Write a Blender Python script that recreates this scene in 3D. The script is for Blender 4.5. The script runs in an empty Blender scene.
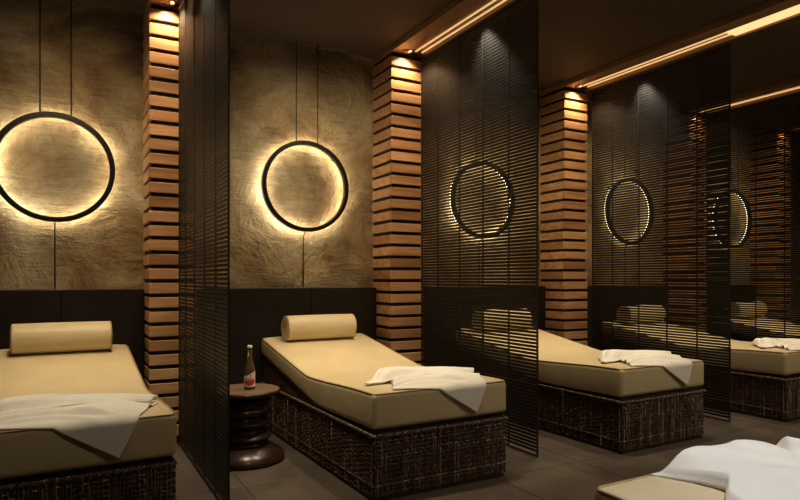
import bpy, bmesh, math, random
from math import sin, cos, pi
from mathutils import Vector, Matrix
random.seed(7)
H = 1.10                      # camera height in metres; layout numbers below are in units of it
C = bpy.context.scene.collection
sc = bpy.context.scene

# ------------------------------------------------------------------ materials
def new_mat(name):
    m = bpy.data.materials.new(name); m.use_nodes = True
    nt = m.node_tree
    return m, nt, nt.nodes['Principled BSDF']
def ramp(nt, stops):
    r = nt.nodes.new('ShaderNodeValToRGB')
    e = r.color_ramp.elements
    while len(e) < len(stops): e.new(0.5)
    for i, (p, c) in enumerate(stops):
        e[i].position = p; e[i].color = (*c, 1)
    return r
def coords(nt, scale=(1, 1, 1), rot=(0, 0, 0)):
    tc = nt.nodes.new('ShaderNodeTexCoord'); mp = nt.nodes.new('ShaderNodeMapping')
    mp.inputs['Scale'].default_value = scale; mp.inputs['Rotation'].default_value = rot
    nt.links.new(tc.outputs['Object'], mp.inputs['Vector'])
    return mp.outputs['Vector']
def noise(nt, vec, scale, detail=4, rough=.5, dist=0.0):
    n = nt.nodes.new('ShaderNodeTexNoise')
    n.inputs['Scale'].default_value = scale; n.inputs['Detail'].default_value = detail
    n.inputs['Roughness'].default_value = rough; n.inputs['Distortion'].default_value = dist
    nt.links.new(vec, n.inputs['Vector'])
    return n.outputs['Fac']
def bump(nt, b, fac, strength, dist=.01, prev=None):
    n = nt.nodes.new('ShaderNodeBump'); n.inputs['Strength'].default_value = strength
    n.inputs['Distance'].default_value = dist
    nt.links.new(fac, n.inputs['Height'])
    if prev: nt.links.new(prev, n.inputs['Normal'])
    nt.links.new(n.outputs['Normal'], b.inputs['Normal'])
    return n.outputs['Normal']
def plain(name, col, rough=.5, metal=0.0, spec=.5, nscale=None, var=.15, bstr=0.0):
    m, nt, b = new_mat(name)
    b.inputs['Roughness'].default_value = rough; b.inputs['Metallic'].default_value = metal
    b.inputs['Specular IOR Level'].default_value = spec
    f = noise(nt, coords(nt), nscale or 20, 3)
    r = ramp(nt, [(.3, tuple(c*(1-var) for c in col)), (.7, tuple(min(1, c*(1+var)) for c in col))])
    nt.links.new(f, r.inputs[0]); nt.links.new(r.outputs[0], b.inputs['Base Color'])
    if bstr: bump(nt, b, f, bstr)
    return m
def emit(name, col, strength):
    m, nt, b = new_mat(name)
    b.inputs['Base Color'].default_value = (*col, 1)
    b.inputs['Emission Color'].default_value = (*col, 1)
    b.inputs['Emission Strength'].default_value = strength
    return m

def mat_plaster():
    m, nt, b = new_mat('plaster')
    b.inputs['Roughness'].default_value = .8; b.inputs['Specular IOR Level'].default_value = .25
    v = coords(nt)
    big = noise(nt, v, 1.6, 6, .6, .8)
    r = ramp(nt, [(.34, (.24, .155, .078)), (.45, (.39, .29, .165)), (.55, (.50, .40, .25)), (.66, (.62, .52, .36))])
    nt.links.new(big, r.inputs[0])
    fine = noise(nt, v, 26, 8, .65, .3)
    r2 = ramp(nt, [(.35, (.72, .68, .6)), (.6, (1, 1, 1))])
    nt.links.new(fine, r2.inputs[0])
    mx = nt.nodes.new('ShaderNodeMix'); mx.data_type = 'RGBA'; mx.blend_type = 'MULTIPLY'; mx.inputs['Factor'].default_value = .6
    nt.links.new(r.outputs[0], mx.inputs['A']); nt.links.new(r2.outputs[0], mx.inputs['B'])
    # long cracks: the edges of large distorted cells
    vo = nt.nodes.new('ShaderNodeTexVoronoi'); vo.feature = 'DISTANCE_TO_EDGE'; vo.inputs['Scale'].default_value = .95
    add = nt.nodes.new('ShaderNodeVectorMath'); add.operation = 'ADD'
    nn = nt.nodes.new('ShaderNodeTexNoise'); nn.inputs['Scale'].default_value = 3; nn.inputs['Detail'].default_value = 6
    nt.links.new(v, nn.inputs['Vector'])
    sc_ = nt.nodes.new('ShaderNodeVectorMath'); sc_.operation = 'SCALE'; sc_.inputs['Scale'].default_value = .35
    nt.links.new(nn.outputs['Color'], sc_.inputs[0])
    nt.links.new(v, add.inputs[0]); nt.links.new(sc_.outputs[0], add.inputs[1])
    nt.links.new(add.outputs[0], vo.inputs['Vector'])
    rc = ramp(nt, [(.0, (.42, .35, .28)), (.007, (1, 1, 1))])
    nt.links.new(vo.outputs['Distance'], rc.inputs[0])
    gate = noise(nt, v, 1.3, 2)
    rg = ramp(nt, [(.50, (0, 0, 0)), (.57, (1, 1, 1))]); nt.links.new(gate, rg.inputs[0])
    mx2 = nt.nodes.new('ShaderNodeMix'); mx2.data_type = 'RGBA'; mx2.blend_type = 'MULTIPLY'
    nt.links.new(rg.outputs[0], mx2.inputs['Factor'])
    nt.links.new(mx.outputs['Result'], mx2.inputs['A']); nt.links.new(rc.outputs[0], mx2.inputs['B'])
    # trowel streaks, diagonal
    vs = coords(nt, (1.2, 1.2, 9), (0, math.radians(52), 0))
    streak = noise(nt, vs, 3.5, 7, .7, 1.2)
    vt = coords(nt, (1.5, 1.5, 7), (0, math.radians(-12), 0))
    streak2 = noise(nt, vt, 3, 7, .7, 1.5)
    patch_ = noise(nt, v, 2.3, 3, .5, .4)
    def gated(f, lo, hi):
        rg_ = ramp(nt, [(lo, (0, 0, 0)), (hi, (1, 1, 1))]); nt.links.new(patch_, rg_.inputs[0])
        m_ = nt.nodes.new('ShaderNodeMix'); m_.data_type = 'FLOAT'; nt.links.new(rg_.outputs[0], m_.inputs['Factor'])
        m_.inputs[2].default_value = .5; nt.links.new(f, m_.inputs[3]); return m_.outputs[0]
    streak = gated(streak, .46, .56); streak2 = gated(streak2, .58, .48) if False else gated(streak2, .50, .62)
    rs = ramp(nt, [(.40, (.80, .77, .72)), (.52, (1, 1, 1)), (.66, (1.25, 1.22, 1.15))]); nt.links.new(streak, rs.inputs[0])
    mx3 = nt.nodes.new('ShaderNodeMix'); mx3.data_type = 'RGBA'; mx3.blend_type = 'MULTIPLY'; mx3.inputs['Factor'].default_value = .8
    nt.links.new(mx2.outputs['Result'], mx3.inputs['A']); nt.links.new(rs.outputs[0], mx3.inputs['B'])
    nt.links.new(mx3.outputs['Result'], b.inputs['Base Color'])
    n1 = bump(nt, b, big, 1, .12)
    n2 = bump(nt, b, streak, 1, .035, n1)
    n3 = bump(nt, b, streak2, .8, .03, n2)
    bump(nt, b, fine, .8, .010, n3)
    return m
def mat_wood(name, cols, rough=.4, axis='x', scale=1.0):
    m, nt, b = new_mat(name)
    b.inputs['Roughness'].default_value = rough; b.inputs['Specular IOR Level'].default_value = .4
    s = {'x': (1.6, 9, 22), 'y': (9, 1.6, 22), 'z': (9, 9, 1)}[axis]
    v = coords(nt, tuple(q*scale for q in s))
    g = nt.nodes.new('ShaderNodeNewGeometry')
    off = nt.nodes.new('ShaderNodeVectorMath'); off.operation = 'MULTIPLY_ADD'; off.inputs[1].default_value = (1, 1, 1)
    cmb = nt.nodes.new('ShaderNodeCombineXYZ')
    k = nt.nodes.new('ShaderNodeMath'); k.operation = 'MULTIPLY'; k.inputs[1].default_value = 40
    nt.links.new(g.outputs['Random Per Island'], k.inputs[0])
    for q in range(3): nt.links.new(k.outputs[0], cmb.inputs[q])
    nt.links.new(v, off.inputs[0]); nt.links.new(cmb.outputs[0], off.inputs[2])
    f = noise(nt, off.outputs[0], 1.5, 5, .6, .6)
    r = ramp(nt, [(.25, cols[0]), (.5, cols[1]), (.75, cols[2])])
    tone = ramp(nt, [(0, (.72, .66, .62)), (.5, (1, 1, 1)), (1, (1.2, 1.22, 1.25))]); nt.links.new(g.outputs['Random Per Island'], tone.inputs[0])
    mm = nt.nodes.new('ShaderNodeMix'); mm.data_type = 'RGBA'; mm.blend_type = 'MULTIPLY'; mm.inputs['Factor'].default_value = 1
    nt.links.new(f, r.inputs[0]); nt.links.new(r.outputs[0], mm.inputs['A']); nt.links.new(tone.outputs[0], mm.inputs['B'])
    nt.links.new(mm.outputs['Result'], b.inputs['Base Color'])
    bump(nt, b, f, .15, .004)
    return m
def mat_floor():
    m, nt, b = new_mat('floor_tile')
    v = coords(nt)
    f = noise(nt, v, 3, 6, .6, .4)
    f2 = noise(nt, v, 40, 4, .6)
    r = ramp(nt, [(.3, (.068, .054, .043)), (.7, (.125, .10, .08))]); nt.links.new(f, r.inputs[0])
    nt.links.new(r.outputs[0], b.inputs['Base Color'])
    rr = ramp(nt, [(.3, (.33,)*3), (.7, (.5,)*3)]); nt.links.new(f2, rr.inputs[0])
    nt.links.new(rr.outputs[0], b.inputs['Roughness'])
    bump(nt, b, f2, .15, .003)
    return m
def mat_fabric(name, col, rough=.55, sheen=.0, spec=.4, bs=.12, sc_=180):
    m, nt, b = new_mat(name)
    b.inputs['Roughness'].default_value = rough; b.inputs['Specular IOR Level'].default_value = spec
    v = coords(nt)
    f = noise(nt, v, 4, 5, .6)
    r = ramp(nt, [(.3, tuple(c*.93 for c in col)), (.7, tuple(min(1, c*1.05) for c in col))])
    nt.links.new(f, r.inputs[0]); nt.links.new(r.outputs[0], b.inputs['Base Color'])
    b.inputs['Sheen Weight'].default_value = sheen
    g = noise(nt, v, sc_, 3, .6)
    n = bump(nt, b, g, bs, .002)
    w = noise(nt, v, 7, 3, .5, .5)
    bump(nt, b, w, .22, .02, n)
    return m
def mat_wicker(name, cols, stretch):
    m, nt, b = new_mat(name)
    b.inputs['Roughness'].default_value = .42; b.inputs['Specular IOR Level'].default_value = .45
    v = coords(nt, stretch)
    f = noise(nt, v, 1, 3, .7)
    r = ramp(nt, [(.32, cols[0]), (.52, cols[1]), (.66, cols[2])])
    nt.links.new(f, r.inputs[0]); nt.links.new(r.outputs[0], b.inputs['Base Color'])
    return m
def mat_glass():
    m, nt, b = new_mat('bottle_glass')
    b.inputs['Transmission Weight'].default_value = .92; b.inputs['Roughness'].default_value = .05
    b.inputs['IOR'].default_value = 1.45
    f = noise(nt, coords(nt), 12, 2)
    r = ramp(nt, [(.3, (.62, .47, .28)), (.7, (.72, .58, .38))]); nt.links.new(f, r.inputs[0])
    nt.links.new(r.outputs[0], b.inputs['Base Color'])
    return m

M = dict(
    plaster=mat_plaster(), floor=mat_floor(),
    grout=plain('grout', (.17, .135, .10), .7),
    ceiling=plain('ceiling_paint', (.10, .066, .042), .75, nscale=2, var=.1),
    sidewall=plain('dark_wall_paint', (.12, .085, .055), .8, nscale=2),
    panel=plain('dark_panel', (.015, .0115, .009), .6, spec=.3, nscale=6, var=.25, bstr=.1),
    seam=plain('panel_seam', (.006, .005, .004), .7),
    wood=mat_wood('column_wood', [(.33, .16, .070), (.52, .29, .14), (.68, .42, .22)], .38),
    core=plain('column_core', (.012, .007, .005), .8),
    beam=mat_wood('beam_wood', [(.24, .12, .06), (.36, .19, .09), (.46, .26, .13)], .4, 'y'),
    slat=plain('blind_slat', (.0085, .007, .0056), .52, spec=.35, nscale=30, var=.3),
    cord=plain('dark_cord', (.012, .010, .008), .6),
    ring=plain('black_metal', (.010, .009, .008), .35, spec=.5),
    cream=mat_fabric('cream_upholstery', (.65, .54, .335), .42, 0, .45),
    piping=plain('cream_piping', (.36, .26, .12), .5),
    support=plain('dark_frame', (.035, .022, .014), .6),
    towel=mat_fabric('white_towel', (.86, .84, .79), .9, .3, .2, .3, 260),
    wickv=mat_wicker('wicker_stakes', [(.035, .021, .014), (.17, .110, .080), (.50, .40, .30)], (46, 46, 3)),
    wickh=mat_wicker('wicker_strands', [(.026, .013, .008), (.075, .036, .022), (.17, .09, .055)], (10, 10, 60)),
    stool=mat_wood('walnut', [(.018, .009, .006), (.032, .017, .011), (.050, .028, .018)], .28, 'z'),
    stooltop=mat_wood('walnut_top', [(.19, .13, .09), (.24, .165, .115), (.29, .205, .145)], .3, 'x'),
    glass=mat_glass(), cap=plain('bottle_cap', (.75, .72, .66), .35),
    label_c=plain('label_cream', (.72, .62, .45), .6), label_r=plain('label_red', (.42, .045, .03), .5),
    label_k=plain('label_ink', (.06, .03, .02), .6),
    drink=plain('drink', (.085, .030, .012), .12),
    ledring=emit('ring_led', (1.0, .87, .62), 27),
    ledring_low=emit('ring_led_low', (1.0, .86, .58), 16), ledring_faint=emit('ring_led_faint', (1.0, .86, .58), 5),
    ledbright=emit('led_strip_bright', (1.0, .68, .30), 1.1),
    leddim=emit('led_strip_dim', (1.0, .62, .26), .8),
    lens=emit('downlight_lens', (1.0, .72, .38), 6),
)

# ------------------------------------------------------------------ mesh helpers (all in units of H)
def box(bm, x0, x1, y0, y1, z0, z1):
    vs = [bm.verts.new((x, y, z)) for x in (x0, x1) for y in (y0, y1) for z in (z0, z1)]
    for f in ((0, 1, 3, 2), (4, 6, 7, 5), (0, 4, 5, 1), (2, 3, 7, 6), (0, 2, 6, 4), (1, 5, 7, 3)):
        bm.faces.new([vs[i] for i in f])
    return vs
def tube(bm, pts, r, n=8, closed=False):
    pts = [Vector(p) for p in pts]; rings = []
    N = len(pts)
    for i, p in enumerate(pts):
        a = pts[(i-1) % N] if (closed or i) else p
        c = pts[(i+1) % N] if (closed or i < N-1) else p
        t = (c-a).normalized()
        up = Vector((0, 0, 1)) if abs(t.z) < .9 else Vector((0, 1, 0))
        u = t.cross(up).normalized(); w = u.cross(t)
        rr = r(i) if callable(r) else r
        rings.append([bm.verts.new(p+(u*cos(2*pi*k/n)+w*sin(2*pi*k/n))*rr) for k in range(n)])
    for i in range(N if closed else N-1):
        A, B = rings[i], rings[(i+1) % N]
        for k in range(n):
            bm.faces.new((A[k], A[(k+1) % n], B[(k+1) % n], B[k]))
    if not closed:
        bm.faces.new(rings[0][::-1]); bm.faces.new(rings[-1])
def lathe(bm, prof, n=48, cx=0, cy=0, cap=True):
    rings = [[bm.verts.new((cx+r*cos(2*pi*k/n), cy+r*sin(2*pi*k/n), z)) for k in range(n)] for r, z in prof]
    for A, B in zip(rings, rings[1:]):
        for k in range(n):
            bm.faces.new((A[k], A[(k+1) % n], B[(k+1) % n], B[k]))
    if cap:
        bm.faces.new(rings[0][::-1]); bm.faces.new(rings[-1])
def obj(name, bm, mat, parent=None, smooth=False, bevel=0, segs=2, angle=35):
    bmesh.ops.scale(bm, vec=(H, H, H), verts=bm.verts)
    bmesh.ops.recalc_face_normals(bm, faces=bm.faces)
    me = bpy.data.meshes.new(name); bm.to_mesh(me); bm.free()
    for m in (mat if isinstance(mat, (list, tuple)) else [mat]): me.materials.append(m)
    if smooth:
        for p in me.polygons: p.use_smooth = True
    o = bpy.data.objects.new(name, me); C.objects.link(o)
    if parent: o.parent = parent
    if bevel:
        b = o.modifiers.new('bevel', 'BEVEL'); b.width = bevel*H; b.segments = segs
        b.limit_method = 'ANGLE'; b.angle_limit = math.radians(angle); b.harden_normals = False
    return o
def tag(o, label, cat, group=None):
    o['label'] = label; o['category'] = cat
    if group: o['group'] = group
    return o
def thing(name, label, cat, loc, group=None):
    o = bpy.data.objects.new(name, None); C.objects.link(o)
    o.location = Vector(loc)*H; o.empty_display_size = .1
    return tag(o, label, cat, group)
def struct(name, bm, mat, **k):
    o = obj(name, bm, mat, **k); o['kind'] = 'structure'; return o
def dup(root, loc, label, group=None):
    r = root.copy(); C.objects.link(r); r.location = Vector(loc)*H; r['label'] = label
    if group: r['group'] = group
    for ch in root.children:
        c = ch.copy(); C.objects.link(c); c.parent = r
        for g in ch.children:
            d = g.copy(); C.objects.link(d); d.parent = c
    return r

# ------------------------------------------------------------------ layout
YW, YC, YD = 4.20, 3.893, 4.12            # plaster wall, column fronts, dark panel front
ZC, ZB = 2.680, 2.635                     # ceiling, beam underside
COLX = [-1.18, .4435, 2.064, 3.73, 5.36, 6.84]
CW = .27
BEDX = [-.386, 1.203, 2.775, 4.40, 6.03]
RINGX = [-.045, 1.51, 3.06, 4.81, 6.43]
BW, YF, YH = .768, 2.441, 4.085
TURN = math.radians(1.25)                # the beds stand a touch askew to the wall
XL, XR, YB = -1.9, 8.6, -1.6

bm = bmesh.new(); box(bm, XL, XR, YB, YW+.1, -.1, -.006)
# ceramic tiles are laid on the screed
fl = struct('floor', bm, M['grout'])
bm = bmesh.new()
TX, TY = .572, .49
xs = [.763+TX*i for i in range(-6, 16)]; ys = [2.962+TY*i for i in range(-11, 5)]
for x in xs:
    for y in ys:
        a, b_, c, d = max(x, XL), min(x+TX, XR), max(y, YB), min(y+TY, YW)
        if b_-a > .03 and d-c > .03:
            box(bm, a+.003, b_-.003, c+.003, d-.003, -.02, 0)
o = struct('floor_1', bm, M['floor'], bevel=.0015, segs=1); o.parent = fl; o.name = 'tiles'; del o['kind']
bm = bmesh.new(); box(bm, XL, XR, YB, YW+.1, ZC, ZC+.1); struct('ceiling', bm, M['ceiling'])
bm = bmesh.new(); box(bm, XL, XR, YW, YW+.1, 0, ZC); struct('wall_back', bm, M['plaster'])
bm = bmesh.new(); box(bm, XL-.1, XL, YB, YW+.1, 0, ZC); struct('wall_left', bm, M['sidewall'])
bm = bmesh.new(); box(bm, XR, XR+.1, YB, YW+.1, 0, ZC); struct('wall_right', bm, M['sidewall'])
bm = bmesh.new(); box(bm, XL, XR, YB-.1, YB, 0, ZC); struct('wall_front', bm, M['sidewall'])

# ------------------------------------------------------------------ slatted wooden columns
def make_column(label):
    t = thing('slatted_column', label, 'column', (0, 0, 0), 'wood slat columns along the wall')
    bm = bmesh.new(); box(bm, .014, CW-.014, YC+.014, YW, 0, ZB); obj('core', bm, M['core'], t)
    pitch, hb = .0858, .062
    bm = bmesh.new(); z = ZB-.030-hb; 
    while z > -hb*.5:
        z0 = max(z, .003)
        box(bm, 0, CW, YC, YC+.016, z0, z+hb)
        box(bm, 0, .016, YC+.0162, YW, z0, z+hb)
        box(bm, CW-.016, CW, YC+.0162, YW, z0, z+hb)
        z -= pitch
    obj('boards', bm, M['wood'], t, bevel=.0025, segs=1)
    return t
CL = ['wood slat column at the left end of the plaster wall, left of the first bed',
      'tall column of horizontal wood boards between the first and second beds',
      'tall column of horizontal wood boards right of the second bed with the bottle table',
      'tall column of wood boards seen between two hanging blinds, behind the third bed',
      'wood board column seen dimly through the blind past the third bed',
      'farthest wood board column, dim behind the last blind on the right']
col0 = None
for i in range(1, 6):
    if col0 is None:
        col0 = make_column(CL[i]); col0.location = Vector((COLX[i], 0, 0))*H
    else: dup(col0, (COLX[i], 0, 0), CL[i])

# ------------------------------------------------------------------ dark headboard panels under the plaster
PL = ['dark low wall panel behind the leftmost bed', 'dark low wall panel behind the second bed and the bottle table',
      'dark low wall panel behind the third bed', 'dark low wall panel behind the fourth bed, seen through a blind',
      'dark low wall panel behind the last bed at the right edge']
for i in range(5):
    x0, x1 = (COLX[i]+CW if i else XL)+.004, COLX[i+1]-.004
    t = thing('headboard_panel', PL[i], 'wall panel', ((x0+x1)/2, YD, 0), 'dark headboard panels')
    w = (x1-x0)/2; xc = RINGX[i]+.03-(x0+x1)/2
    for a, b_ in ((-w, xc-.002), (xc+.002, w)):
        bm = bmesh.new(); box(bm, a, b_, 0, YW-YD-.001, .002, .935); obj('panel', bm, M['panel'], t, bevel=.003, segs=1)
    bm = bmesh.new(); box(bm, xc-.0018, xc+.0018, .01, .03, .002, .93); obj('seam_strip', bm, M['seam'], t)

# ------------------------------------------------------------------ halo rings
def make_ring(label):
    R = .322
    t = thing('ring_lamp', label, 'lamp', (0, 0, 0), 'halo ring lamps on the plaster wall')
    yb = -.085
    bm = bmesh.new(); N = 96
    prof = [(R, yb), (R, yb+.034), (R-.006, yb+.038), (R-.026, yb+.038), (R-.030, yb+.034), (R-.030, yb), (R-.026, yb-.002), (R-.004, yb-.002)]
    rings = [[bm.verts.new((r*cos(2*pi*k/N), y, r*sin(2*pi*k/N))) for r, y in prof] for k in range(N)]
    for k in range(N):
        A, B = rings[k], rings[(k+1) % N]
        for j in range(8): bm.faces.new((A[j], A[(j+1) % 8], B[(j+1) % 8], B[j]))
    obj('ring_frame', bm, M['ring'], t, smooth=False)
    bm = bmesh.new()
    prof = [(R-.006, yb+.038), (R-.006, yb+.046), (R-.024, yb+.046), (R-.024, yb+.038)]
    rings = [[bm.verts.new((r*cos(2*pi*k/N), y, r*sin(2*pi*k/N))) for r, y in prof] for k in range(N)]
    for k in range(N):
        A, B = rings[k], rings[(k+1) % N]
        for j in range(4): bm.faces.new((A[j], A[(j+1) % 4], B[(j+1) % 4], B[j]))
    obj('light_strip', bm, M['ledring'], t)
    
    zc = 1.655
    for dx in (-.075, .085):
        z0 = math.sqrt((R-.012)**2-dx*dx)
        bm = bmesh.new(); tube(bm, [(dx, yb+.015, z0), (dx, yb+.015, ZC-zc-.001)], .0040, 6); obj('hanging_cord', bm, M['cord'], t, smooth=True)
    bm = bmesh.new(); tube(bm, [(0, yb+.03, -R+.012), (0, -.006, -R-.03), (0, -.006, .94-zc)], .0038, 6); obj('power_cord', bm, M['cord'], t, smooth=True)
    for a in (pi*.25, pi*.75, pi*1.25, pi*1.75):
        bm = bmesh.new(); tube(bm, [((R-.015)*cos(a), yb+.04, (R-.015)*sin(a)), ((R-.015)*cos(a), -.0005, (R-.015)*sin(a))], .004, 6); obj('wall_standoff', bm, M['ring'], t)
    return t
RL = ['black ring lamp with a bright halo above the leftmost bed', 'black ring lamp with a bright halo above the bed beside the bottle table',
      'black ring lamp seen through the blind right of the second bed', 'dim black ring lamp seen through the blind behind the third bed',
      'farthest black ring lamp, narrow and dim near the right edge']
r0 = make_ring(RL[0])
for i in range(5):
    loc = (RINGX[i], YW, 1.655)
    if i == 0: r0.location = Vector(loc)*H
    else:
        r = dup(r0, loc, RL[i])
        if i >= 2:                      # weaker glow imitates the dimming by the blinds in front
            for ch in r.children:
                if ch.name.startswith('light_strip'):
                    ch.data = ch.data.copy(); ch.data.materials[0] = M['ledring_low' if i == 2 else 'ledring_faint']

# ------------------------------------------------------------------ ceiling beams with light strips and downlights
BL = ['wooden ceiling beam over the first column, at the top left', 'wooden ceiling beam above the blind right of the second bed',
      'long wooden ceiling beam with the brightest light strip, running to the top right corner', 'wooden ceiling beam with an orange light strip at the right edge',
      'farthest ceiling beam, dim behind the blind at the right edge']
YB0 = .2
for i in range(1, 6):
    X = COLX[i]
    t = thing('ceiling_beam', BL[i-1], 'beam', (X, 0, ZB), 'wooden beams under the ceiling')
    bm = bmesh.new()
    hz = ZC-ZB-.001
    box(bm, 0, .115, YB0, YC+.05, 0, hz); box(bm, .262, CW+.0, YB0, YC+.05, -.004, hz); box(bm, .115, .262, YB0, YC+.05, .032, hz)
    box(bm, 0, CW, YC+.0505, YW-.001, 0, hz)
    obj('wood_casing', bm, M['beam'], t, bevel=.002, segs=1)
    bm = bmesh.new(); box(bm, .190, .197, 2.56, YC-.02, .022, .0315); box(bm, .243, .249, 2.56, YC-.02, .022, .0315); obj('light_strip', bm, M['leddim'], t)
    bm = bmesh.new(); box(bm, .135, .250, YB0+.02, 2.54, .006, .0315); obj('light_strip', bm, M['ledbright'], t)
    # small round downlight over the column face
    for (dx, dy) in ((.10, YC-.06),):
        bm = bmesh.new(); lathe(bm, [(.040, -.004), (.040, .030), (.034, .030), (.034, -.004)], 24, dx, dy, False); 
        d = obj('downlight', bm, M['beam'], t)
        bm = bmesh.new(); lathe(bm, [(.033, .006), (.033, .012)], 24, dx, dy); obj('lens', bm, M['lens'], d)

# ------------------------------------------------------------------ hanging slatted blinds
Y0, Y1 = 2.622, YC-.006
def make_blind(label):
    t = thing('slatted_blind', label, 'blind', (0, 0, 0), 'dark slatted blinds between the beds')
    top, bot, pitch, sh = ZB-.008, .006, .0200, .0145
    cords = [Y0+.004, Y0+.255, Y0+.51, Y0+.77, Y0+1.04, Y1-.004]
    bm = bmesh.new(); z = top-.035
    while z > bot+.02:
        for a, b_ in zip(cords, cords[1:]):
            box(bm, -.0022, .0022, a+.002, b_-.002, z, z+sh)
        z -= pitch
    obj('slats', bm, M['slat'], t)
    for y in cords:
        bm = bmesh.new(); box(bm, -.0042, .0042, y-.0042, y+.0042, bot+.010, top-.018); obj('cord', bm, M['cord'], t)
    bm = bmesh.new(); box(bm, -.010, .010, Y0, Y1, top-.020, top); obj('headrail', bm, M['cord'], t, bevel=.002, segs=1)
    bm = bmesh.new(); box(bm, -.006, .006, Y0, Y1, bot, bot+.012); obj('bottom_rail', bm, M['slat'], t, bevel=.002, segs=1)
    return t
BX = [.613, 2.315, 4.050, 5.62]
BLL = ['tall dark slatted blind between the leftmost bed and the bottle table', 'tall dark slatted blind just right of the second bed',
       'tall dark slatted blind hanging beyond the third bed', 'dark slatted blind at the right edge, behind the fourth bed']
b0 = make_blind(BLL[0]); b0.location = Vector((BX[0], 0, 0))*H
for i in (1, 2, 3): dup(b0, (BX[i], 0, 0), BLL[i])

# ------------------------------------------------------------------ beds
LB = YH-YF
def smooth(a, b, x):
    t = max(0, min(1, (x-a)/(b-a))); return t*t*(3-2*t)
def ztop(y):          # y measured from the foot
    s = y-.82
    k = .035
    inc = .5*(s+math.sqrt(s*s+k*k))
    return .487-.027*smooth(.05, .80, y)+inc*.172
def zbot(y):
    s = max(0.0, y-.68)
    return .322-.0075*smooth(.05, .6, y)+.185*s
def crown(u): return .010*(1-(2*u-1)**4)
def make_mattress(parent, flat=False):
    bm = bmesh.new(); ny, nx = 30, 8
    L = LB
    zt = (lambda y: .487) if flat else ztop
    zb = (lambda y: .322) if flat else zbot
    def X(u, y, side=0): return u*BW
    T = [[bm.verts.new((BW*i/nx, L*j/ny, zt(L*j/ny)+crown(i/nx)*(smooth(0, .15, L*j/ny)))) for i in range(nx+1)] for j in range(ny+1)]
    B = [[bm.verts.new((BW*i/nx, L*j/ny, zb(L*j/ny))) for i in range(nx+1)] for j in range(ny+1)]
    for j in range(ny):
        for i in range(nx):
            bm.faces.new((T[j][i], T[j][i+1], T[j+1][i+1], T[j+1][i])); bm.faces.new((B[j][i], B[j+1][i], B[j+1][i+1], B[j][i+1]))
        bm.faces.new((T[j][0], T[j+1][0], B[j+1][0], B[j][0])); bm.faces.new((T[j][nx], B[j][nx], B[j+1][nx], T[j+1][nx]))
    for i in range(nx):
        bm.faces.new((T[0][i], B[0][i], B[0][i+1], T[0][i+1])); bm.faces.new((T[ny][i], T[ny][i+1], B[ny][i+1], B[ny][i]))
    bmesh.ops.recalc_face_normals(bm, faces=bm.faces)
    es = [e for e in bm.edges if len(e.link_faces) == 2 and e.calc_face_angle() > .8]
    bmesh.ops.bevel(bm, geom=es, offset=.026, segments=4, profile=.55, affect='EDGES', clamp_overlap=True)
    mt = obj('mattress', bm, M['cream'], parent, smooth=True)
    # piping seam running round the edge of the top face
    pts = []; e = .011; r = .03
    def add(x, y): pts.append((x, y, zt(y)-.0085+ .004))
    for k in range(0, 31): add(e*.0+.006, r+(L-2*r)*k/30)
    for k in range(1, 9):
        u = k/9; add(.006+(1-cos(u*pi/2))*r, L-r+sin(u*pi/2)*(r-.006))
    for k in range(1, 12): add(.006+r+(BW-2*r-.012)*k/12, L-.006)
    for k in range(1, 9):
        u = k/9; add(BW-.006-r+sin(u*pi/2)*r, L-.006-(1-cos(u*pi/2))*r)
    for k in range(0, 31): add(BW-.006, L-r-(L-2*r)*k/30)
    for k in range(1, 9):
        u = k/9; add(BW-.006-(1-cos(u*pi/2))*r, r-sin(u*pi/2)*(r-.006))
    for k in range(1, 12): add(BW-.006-r-(BW-2*r-.012)*k/12, .006)
    for k in range(1, 9):
        u = k/9; add(.006+r-sin(u*pi/2)*r, .006+(1-cos(u*pi/2))*r)
    bm = bmesh.new(); tube(bm, pts, .0042, 6, True); obj('piping', bm, M['piping'], mt, smooth=True)
    return mt
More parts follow.
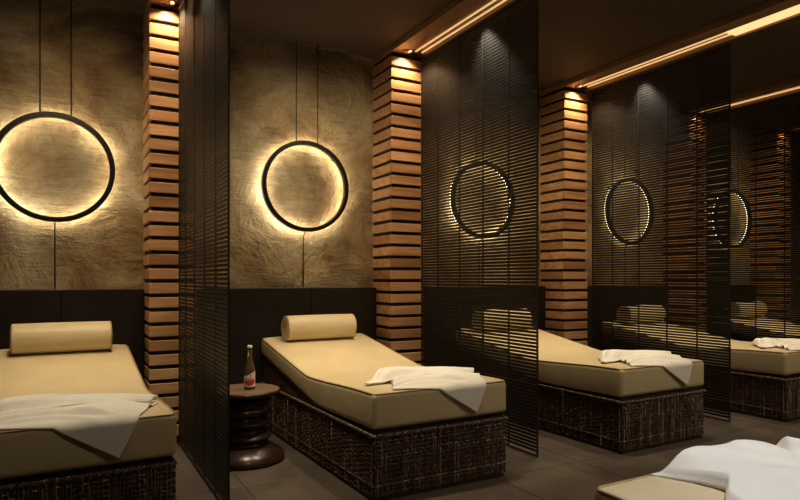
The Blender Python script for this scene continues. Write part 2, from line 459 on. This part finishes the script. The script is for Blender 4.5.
def weave(bmv, bmh, origin, du, n, L, z0, z1, seed, upright):
    """woven side: du = unit direction along the side, n = outward normal"""
    rnd = random.Random(seed)
    O, U, Nn = Vector(origin), Vector(du), Vector(n); Z = Vector((0, 0, 1))
    rows = 14 if upright else 26
    hz = (z1-z0)/rows; amp = .0030
    us = []; u = .006
    while u < L-.004:
        us.append(u); u += rnd.choice((.0095, .0115, .0125, .016, .021)) if upright else rnd.choice((.022, .028, .034, .05))
    zj = [z0]
    for j in range(rows): zj.append(zj[-1]+hz*rnd.uniform(.7, 1.3))
    zj = [z0+(z-z0)*(z1-z0)/(zj[-1]-z0) for z in zj]
    for j in range(rows):
        za, zb_ = zj[j]+hz*.08, zj[j+1]-hz*.08
        prev = None
        knots = [(0, 0)]
        for k, uu in enumerate(us): knots.append((uu, -amp*(1 if (k+j) % 2 else -.5)))
        knots.append((L, 0))
        for q, (uu, off) in enumerate(knots):
            p = O+U*uu+Nn*(off+.001)+Z*(.0012*math.sin(q*1.7+j))
            c = [bmh.verts.new(p+Z*za-Nn*.002), bmh.verts.new(p+Z*((za+zb_)/2)+Nn*.0022), bmh.verts.new(p+Z*zb_-Nn*.002)]
            if prev:
                bmh.faces.new((prev[0], c[0], c[1], prev[1])); bmh.faces.new((prev[1], c[1], c[2], prev[2]))
            prev = c
    for k, uu in enumerate(us):
        w = rnd.uniform(.0018, .0036); prev = None; lean = rnd.uniform(-.0015, .0015)
        out = rnd.random() < .92 if upright else rnd.random() < .2
        for j in range(rows*2+1):
            zz = zj[j//2] if j % 2 == 0 else (zj[j//2]+zj[j//2+1])/2
            ph = (j//2+k) % (7 if out else 3)
            off = amp*((1.5 if ph else -.4) if out else (.9 if ph == 0 else -.6))+rnd.uniform(-.0004, .0004)
            p = O+U*(uu+lean*math.sin(j*.5+k))+Nn*(off+.0015)+Z*zz
            c = [bmv.verts.new(p-U*w-Nn*.002), bmv.verts.new(p+Nn*.0012), bmv.verts.new(p+U*w-Nn*.002)]
            if prev:
                bmv.faces.new((prev[0], prev[1], c[1], c[0])); bmv.faces.new((prev[1], prev[2], c[2], c[1]))
            prev = c
def make_bed(label, group):
    t = thing('treatment_bed', label, 'bed', (0, 0, 0), group)
    i, zt = .008, .308
    bv, bh, bb = bmesh.new(), bmesh.new(), bmesh.new()
    x0, x1, y0, y1 = i, BW-i, i, LB-i
    weave(bv, bh, (x0, y0, 0), (1, 0, 0), (0, -1, 0), x1-x0, .02, zt-.014, 1, True)
    weave(bv, bh, (x0, y1, 0), (0, -1, 0), (-1, 0, 0), y1-y0, .02, zt-.014, 2, False)
    weave(bv, bh, (x1, y0, 0), (0, 1, 0), (1, 0, 0), y1-y0, .02, zt-.014, 3, False)
    weave(bv, bh, (x1, y1, 0), (-1, 0, 0), (0, 1, 0), x1-x0, .02, zt-.014, 4, True)
    base = bmesh.new(); box(base, x0+.006, x1-.006, y0+.006, y1-.006, 0, zt)
    body = obj('wicker_base', base, M['support'], t)
    obj('upright_weave', bv, M['wickv'], body); obj('cross_weave', bh, M['wickh'], body)
    # plaited rims: a twisted rope round the top, a thinner one lower down
    def rope(z, rr, tw, name, mat):
        per = [(x0, y0), (x1, y0), (x1, y1), (x0, y1)]
        path = []
        for a in range(4):
            A, B = Vector((*per[a], z)), Vector((*per[(a+1) % 4], z)); d = (B-A); n = int(d.length/.005)
            for k in range(n): path.append(A+d*k/n)
        bm = bmesh.new()
        for ph in (0, pi):
            pts = []
            cx, cy = (x0+x1)/2, (y0+y1)/2
            for k, p in enumerate(path):
                a = k*tw+ph
                # outward direction
                dx = -1 if abs(p.x-x0) < 1e-4 else (1 if abs(p.x-x1) < 1e-4 else 0)
                dy = -1 if abs(p.y-y0) < 1e-4 else (1 if abs(p.y-y1) < 1e-4 else 0)
                pts.append(p+Vector((dx, dy, 0))*(rr*(.6+cos(a)))+Vector((0, 0, sin(a)*rr)))
            tube(bm, pts, rr*.85, 5, True)
        obj(name, bm, mat, body, smooth=True)
    rope(zt-.012, .0052, .9, 'plaited_rim', M['wickv'])
    rope(.072, .0028, .7, 'plaited_band', M['wickv'])
    bm = bmesh.new()
    # wedge board that carries the raised back of the mattress
    ya = .66
    for xa, xb in ((.012, BW-.012),):
        v = [bm.verts.new(p) for p in ((xa, ya, .3085), (xb, ya, .3085), (xb, LB-.02, .3085), (xa, LB-.02, .3085), (xa, LB-.02, zbot(LB-.02)-.002), (xb, LB-.02, zbot(LB-.02)-.002), (xa, ya, zbot(ya)-.002), (xb, ya, zbot(ya)-.002))]
        for f in ((0, 3, 2, 1), (0, 6, 4, 3), (1, 2, 5, 7), (6, 7, 5, 4), (3, 4, 5, 2), (0, 1, 7, 6)): bm.faces.new([v[q] for q in f])
    obj('back_support', bm, M['wickh'], t)
    bm = bmesh.new(); box(bm, .016, BW-.016, .016, .655, .3083, .3135); box(bm, .016, BW-.016, .016, .08, .3092, .323); obj('mattress_board', bm, M['support'], t)
    make_mattress(t)
    return t
GB = 'wicker treatment beds along the wall'
BLB = ['leftmost cream treatment bed on a wicker base, cut by the left edge', 'cream treatment bed on a wicker base right of the bottle table',
       'third cream wicker bed, between the second and third blinds', 'fourth cream wicker bed, its foot cut by the right edge',
       'farthest cream wicker bed, only its head seen through the last blind']
bed0 = make_bed(BLB[0], GB)
for i in range(5):
    loc = (BEDX[i], YF, 0)
    b = bed0 if i == 0 else dup(bed0, loc, BLB[i])
    b.location = Vector(loc)*H; b.rotation_euler = (0, 0, TURN)
# bed of the opposite row, foot towards the wall
OX, OY = 1.140, 1.10
ob = dup(bed0, (OX+BW, OY, 0), 'cream bed with a white towel in the lower right corner, nearest the viewer')
ob.rotation_euler = (0, 0, pi); ob['group'] = 'wicker treatment beds of the near row'

# ------------------------------------------------------------------ bolsters
def make_bolster(label):
    t = thing('bolster_pillow', label, 'pillow', (0, 0, 0), 'cream bolsters on the beds')
    R, hl = .083, .248
    prof = []
    for k in range(9):
        a = k/8*pi/2; prof.append((hl-.012+.012*sin(a), R-.012+.012*cos(a)))
    bm = bmesh.new(); n = 48
    rows = [(-x, r) for x, r in reversed(prof)]
    rows += [(-.9*hl+1.8*hl*k/12, R*(1+.015*cos(pi*(k/6-1)/2))) for k in range(13)] + prof
    ring = []
    for x, r in rows:
        ring.append([bm.verts.new((x, r*cos(2*pi*k/n)*1.0, R+r*sin(2*pi*k/n))) for k in range(n)])
    for A, B in zip(ring, ring[1:]):
        for k in range(n): bm.faces.new((A[k], B[k], B[(k+1) % n], A[(k+1) % n]))
    for A, s in ((ring[0], -1), (ring[-1], 1)):
        prev = A
        for rr, dx in ((.045, .003), (.02, .001), (.008, -.004)):
            cur = [bm.verts.new((s*(hl+dx), rr*cos(2*pi*k/n), R+rr*sin(2*pi*k/n))) for k in range(n)]
            for k in range(n): bm.faces.new((prev[k], prev[(k+1) % n], cur[(k+1) % n], cur[k]))
            prev = cur
        bm.faces.new(prev)
    obj('pillow_body', bm, M['cream'], t, smooth=True)
    for s in (-1, 1):
        bm = bmesh.new(); tube(bm, [(s*(hl-.006), (R-.002)*cos(2*pi*k/40), R+(R-.002)*sin(2*pi*k/40)) for k in range(40)], .0035, 6, True)
        obj('piping', bm, M['piping'], t, smooth=True)
    return t
tilt = math.atan(.172)
bo = make_bolster('')
BOL = ['cream bolster on the leftmost bed', 'cream bolster on the bed beside the bottle table', 'cream bolster seen through the blind on the third bed',
       'cream bolster on the fourth bed, dim behind a blind', 'cream bolster on the farthest bed at the right edge']
for i in range(5):
    y = LB-.135; xr = (.415, .365, .362, .375, .375)[i]
    loc = (BEDX[i]+xr*cos(TURN)-y*sin(TURN), YF+y*cos(TURN)+xr*sin(TURN), ztop(y)+.0105)
    o = bo if i == 0 else dup(bo, loc, '')
    o.location = Vector(loc)*H; o['label'] = BOL[i]; o.rotation_euler = (tilt, 0, TURN)
    if i == 0: o.scale = (1.0, 1, 1)

# ------------------------------------------------------------------ towels
def lerp(a, b, t): return tuple(p+(q-p)*t for p, q in zip(a, b))
def polyl(pts, t):
    L = [0]
    for a, b in zip(pts, pts[1:]): L.append(L[-1]+math.dist(a, b))
    s = t*L[-1]
    for k in range(len(pts)-1):
        if s <= L[k+1]+1e-9: return lerp(pts[k], pts[k+1], (s-L[k])/(L[k+1]-L[k]))
    return pts[-1]
def coons(bot, top, left, right, u, v):
    """bot/top run left to right, left/right run bottom to top"""
    b, t, l, r = polyl(bot, u), polyl(top, u), polyl(left, v), polyl(right, v)
    out = []
    for k in range(2):
        out.append((1-v)*b[k]+v*t[k]+(1-u)*l[k]+u*r[k]-((1-u)*(1-v)*bot[0][k]+u*(1-v)*bot[-1][k]+(1-u)*v*top[0][k]+u*v*top[-1][k]))
    return out
def cloth(bm, bot, top, left, right, hfun, nu=90, nv=60, drape=True, zt=ztop, base=.004):
    """sheet laid over the mattress: x,y in bed coordinates with the foot edge at y = 0, draped past it"""
    G = []
    rr = .026
    for j in range(nv+1):
        row = []
        for i in range(nu+1):
            u, v = i/nu, j/nv
            x, y = coons(bot, top, left, right, u, v)
            h = base+hfun(u, v, x, y)
            if y < rr and drape:                # round the mattress edge, then hang down
                s = rr-y
                a = min(s/rr, pi/2)
                yy, zz = rr-(rr+h)*sin(a), (zt(rr)-rr)+(rr+h)*cos(a)
                if s > rr*pi/2: zz -= s-rr*pi/2; yy -= .10*(s-rr*pi/2)
            else: yy, zz = y, zt(y)+h
            zz += crown(min(1, max(0, x/BW)))*smooth(0, .15, y)
            row.append(bm.verts.new((x, yy, zz)))
        G.append(row)
    for j in range(nv):
        for i in range(nu): bm.faces.new((G[j][i], G[j][i+1], G[j+1][i+1], G[j+1][i]))
def ridge(x, c, w): return math.exp(-((x-c)/w)**2)
def make_towel(label):
    t = thing('draped_towel', label, 'towel', (0, 0, 0), 'white towels folded over the foot of the beds')
    def h1(u, v, x, y):
        k = smooth(0, .12, v)*smooth(0, .05, 1-v)
        a = .020*ridge(v, .20+.18*u, .035)+.020*ridge(v, .42-.10*u, .04)*(1-.4*u)+.014*ridge(v, .80-.05*u, .05)
        g = .020*smooth(.0, .5, 1-abs(2*u-.9))*ridge(v, .65, .4)
        return (a*(.4+.6*smooth(0, .4, y+.15))+g*.6)*k*smooth(0.01, .09, y)+.004*sin(9*u+2*v)*k*(.3+.7*v)+.010*ridge(v-.12*u, .12, .035)*k*smooth(0, .3, u)*(1-smooth(.5, .9, u))
    bm = bmesh.new()
    cloth(bm, [(.118, .028), (.24, .010), (.355, -.002), (.562, -.128)],
          [(.215, .215), (.25, .36), (.36, .42), (.54, .34), (.725, .215)],
          [(.118, .028), (.165, .12), (.215, .215)],
          [(.562, -.128), (.62, -.02), (.725, .215)], h1)
    o = obj('towel_sheet', bm, M['towel'], t, smooth=True)
    s = o.modifiers.new('thickness', 'SOLIDIFY'); s.thickness = .006*H; s.offset = 1
    # upper folded layer
    def h2(u, v, x, y):
        k = smooth(0, .25, v)*smooth(0, .2, 1-v)
        on = smooth(.10, .24, u)
        return .003+.013*on+k*on*(.002+.024*abs(sin(pi*v*2.6+1.0*u))**.8*(1-.35*u))+.016*ridge(u, .30, .22)*k-.006*smooth(.75, 1, u)
    bm = bmesh.new()
    cloth(bm, [(.070, .180), (.20, .165), (.42, .215), (.70, .195)],
          [(.062, .205), (.14, .28), (.22, .37), (.34, .43), (.52, .35), (.735, .245)],
          [(.070, .180), (.064, .192), (.062, .205)],
          [(.70, .195), (.72, .22), (.735, .245)], h2, 80, 40, False)
    o = obj('upper_fold', bm, M['towel'], t, smooth=True)
    s = o.modifiers.new('thickness', 'SOLIDIFY'); s.thickness = .006*H; s.offset = 1
    return t
TL = ['white towel draped over the foot of the leftmost bed', 'white towel draped over the foot of the bed by the bottle table',
      'white towel draped over the foot of the third bed', 'white towel on the fourth bed, cut by the right edge']
tw = make_towel(TL[0])
for i in range(4):
    loc = (BEDX[i], YF, 0)
    o = tw if i == 0 else dup(tw, loc, TL[i])
    o.location = Vector(loc)*H; o.rotation_euler = (0, 0, TURN)
# large rumpled towel on the near bed (bed coordinates: x from its left side, y from the far edge towards the viewer)
def h3(u, v, x, y):
    k = smooth(0, .10, u)*smooth(0, .04, v)
    k = smooth(0, .03, u)*smooth(0, .06, v)
    pile = (.056-.03*(x-.27))*smooth(.195, .265+.7*y, x+.10*y)*(1-smooth(.53, .60, x))+.038*ridge(x, .738, .028)+.006*ridge(x, .50, .03)
    near = smooth(.05, .25, y)
    return k*(.004+pile*(1-.6*near)+near*(.012+.010*sin(13*x-9*y)+.014*ridge(x+.5*y, .62, .06)+.012*ridge(x-.5*y, .20, .07))
              +.006*ridge(x-.8*y, .30, .04)+.006*ridge(x+.9*y, .62, .05))
bm = bmesh.new()
G = []
nu, nv = 110, 90
left = [(.205, .0), (.235, .185), (.170, .225), (.12, .45), (.10, .66)]
right = [(.748, -.0), (.752, .3), (.750, .66)]
bot = [(.205, .0), (.40, .0), (.555, .005), (.62, .05), (.70, .055), (.748, .0)]
top = [(.10, .66), (.4, .68), (.750, .66)]
for j in range(nv+1):
    row = []
    for i in range(nu+1):
        u, v = i/nu, j/nv
        x, y = coons(bot, top, left, right, u, v)
        h = .004+h3(u, v, x, y)
        lift = 0
        row.append(bm.verts.new((x, y+0.012, ztop(y)+crown(min(1, x/BW))*smooth(0, .15, y)+h+lift*smooth(0, .25, u))))
    G.append(row)
for j in range(nv):
    for i in range(nu): bm.faces.new((G[j][i], G[j][i+1], G[j+1][i+1], G[j+1][i]))
bmesh.ops.scale(bm, vec=(1, -1, 1), verts=bm.verts)
o = obj('rumpled_towel', bm, M['towel'], smooth=True)
o.location = Vector((OX, OY, 0))*H
s = o.modifiers.new('thickness', 'SOLIDIFY'); s.thickness = .006*H; s.offset = -1
tag(o, 'large rumpled white towel on the near bed in the lower right corner', 'towel')

# ------------------------------------------------------------------ stool table and bottle
SX, SY = .886, 3.385
t = thing('side_table', 'round dark turned wood stool table beside the second bed, holding a bottle', 'table', (SX, SY, 0))
bm = bmesh.new(); lathe(bm, [(.10, .355), (.165, .362), (.186, .372), (.189, .380), (.186, .3885), (.180, .390), (.178, .3895)], 64); obj('tabletop', bm, M['stool'], t, smooth=True)
bm = bmesh.new(); lathe(bm, [(.1775, .3880), (.1775, .3912), (.176, .3916)], 64); obj('top_disc', bm, M['stooltop'], t)  # thin disc on the tabletop, lighter than the stem
bm = bmesh.new()
prof = [(.10, .3545), (.128, .345), (.138, .335), (.120, .318), (.116, .305), (.130, .292), (.138, .278), (.130, .262), (.108, .248), (.104, .238), (.118, .226), (.132, .214), (.134, .205),
        (.118, .190), (.100, .178), (.098, .168), (.112, .155), (.135, .138), (.138, .130), (.122, .115), (.116, .104), (.125, .094)]
fine = []
for a, b_ in zip(prof, prof[1:]):
    for k in range(3): fine.append(lerp(a, b_, k/3))
fine.append(prof[-1]); lathe(bm, fine[::-1], 64); obj('turned_stem', bm, M['stool'], t, smooth=True)
bm = bmesh.new(); lathe(bm, [(.17, .0), (.205, .004), (.212, .014), (.208, .030), (.190, .052), (.160, .074), (.130, .088), (.11, .0935)], 64); obj('base', bm, M['stool'], t, smooth=True)

t = thing('glass_bottle', 'small glass bottle with a red and cream label on the stool table', 'bottle', (SX+.012, SY-.03, .3920))
bm = bmesh.new()
gp = [(.020, 0), (.0285, .002), (.0305, .008), (.0305, .095), (.029, .110), (.022, .135), (.0145, .160), (.0115, .175), (.0108, .222), (.0122, .224), (.0122, .229), (.0105, .230)]
lathe(bm, gp, 32); obj('bottle_body', bm, M['glass'], t, smooth=True)
bm = bmesh.new(); lathe(bm, [(.0265, .006), (.0265, .098), (.024, .112), (.0185, .135), (.012, .158)], 24); obj('drink', bm, M['drink'], t, smooth=True)
bm = bmesh.new(); lathe(bm, [(.0136, .229), (.0140, .231), (.0136, .240), (.0120, .242), (.004, .2425)], 20); obj('cap', bm, M['cap'], t, smooth=True)
def patch(bm, f0, f1, a0, a1, r, n=24):
    prev = None
    for k in range(n+1):
        a = a0+(a1-a0)*k/n; q = k/n
        c = [bm.verts.new((r*cos(a), r*sin(a), f0(q))), bm.verts.new((r*cos(a), r*sin(a), f1(q)))]
        if prev: bm.faces.new((prev[0], c[0], c[1], prev[1]))
        prev = c
A0, A1 = math.radians(-105-75), math.radians(-105+75)
lab = bmesh.new(); patch(lab, lambda q: .018, lambda q: .078+.022*smooth(.2, .9, q), A0, A1, .0310); lb = obj('label', lab, M['label_c'], t)
bm = bmesh.new(); patch(bm, lambda q: .052-.028*math.sqrt(max(0, 1-(2*q-1)**2)), lambda q: .056, A0+.25, A1-.25, .0314); obj('red_emblem', bm, M['label_r'], lb)
bm = bmesh.new()
for k in range(7):
    a = A0+.55+k*.22; patch(bm, lambda q: .059, lambda q: .0655, a, a+.14, .0314, 3)
obj('lettering', bm, M['label_k'], lb)
bm = bmesh.new(); patch(bm, lambda q: .078-.004*sin(pi*q), lambda q: .078+.005*sin(pi*q), A0+1.35, A0+1.7, .0314, 8); obj('emblem', bm, M['label_k'], lb)

# ------------------------------------------------------------------ lights
def spot(name, loc, tgt, power, col, size=60, blend=.6, rad=.04):
    l = bpy.data.lights.new(name, 'SPOT'); l.energy = power; l.color = col; l.spot_size = math.radians(size); l.spot_blend = blend; l.shadow_soft_size = rad
    o = bpy.data.objects.new(name, l); C.objects.link(o); o.location = Vector(loc)*H
    o.rotation_euler = (Vector(tgt)-Vector(loc)).to_track_quat('-Z', 'Y').to_euler(); return o
WARM, MID, COOL = (1, .70, .40), (1, .80, .52), (1, .88, .70)
for i in range(1, 6):
    x = COLX[i]+.10; f = (1, 1, 1, .18, .15)[i-1]
    spot('column_downlight', (x, YC-.06, ZB-.012), (x+.02, YC-.02, .2), 26*f, WARM, 130, .9, .02)
    spot('column_fill', (x+.03, YC-.42, ZB-.012), (x+.03, YC, 1.0), 32*f, WARM, 62, 1, .04)  # added fill without a fixture, keeps the lower boards bright
for x, y in ((BX[0], 3.12), (BX[1], 3.12), (BX[2], 3.36)):
    spot('blind_downlight', (x-.08, y, ZB-.01), (x+.02, y-.09, 1.75), 38, (1, .88, .68), 80, 1, .02)
for i in range(5):
    x = BEDX[i]+BW/2
    spot('bed_downlight', (x+.1, 2.75, ZC-.02), (x, 3.15, .5), 105, MID, 56, .8, .05)
    spot('wall_washer', (x, 3.25, ZC-.02), (x, YW, 1.35), 84, (1, .76, .45), 104, 1, .26)
    if i: spot('side_downlight', (BEDX[i]-(.42 if i == 1 else .24), 2.75, ZC-.02), (BEDX[i]-.10, 3.15, .3), 150 if i == 1 else 100, MID, 60, 1, .05)
spot('near_bed_downlight', (1.65, .60, ZC-.02), (1.60, .75, .5), 170, (1, .97, .94), 50, .8, .06)
for x in (.6, 2.7, 4.6):
    spot('aisle_downlight', (x, .9, ZC-.02), (x+.05, 2.2, .2), 105, (1, .82, .58), 90, 1, .08)
w = bpy.data.worlds.new('world'); sc.world = w; w.use_nodes = True
w.node_tree.nodes['Background'].inputs[0].default_value = (.9, .65, .42, 1)
w.node_tree.nodes['Background'].inputs[1].default_value = .06

# ------------------------------------------------------------------ camera
cam = bpy.data.cameras.new('camera'); co = bpy.data.objects.new('camera', cam); C.objects.link(co)
co.location = (0, 0, H); co.rotation_euler = (pi/2, 0, -.502)
cam.sensor_width = 36; cam.lens = 36*613.0/800; cam.shift_y = 28.8/800; cam.clip_start = .02
sc.camera = co
sc.view_settings.view_transform = 'Standard'; sc.view_settings.look = 'None'
sc.view_settings.exposure = 0; sc.view_settings.gamma = 1
sc.cycles.use_denoising = True
sc.cycles.max_bounces = 10
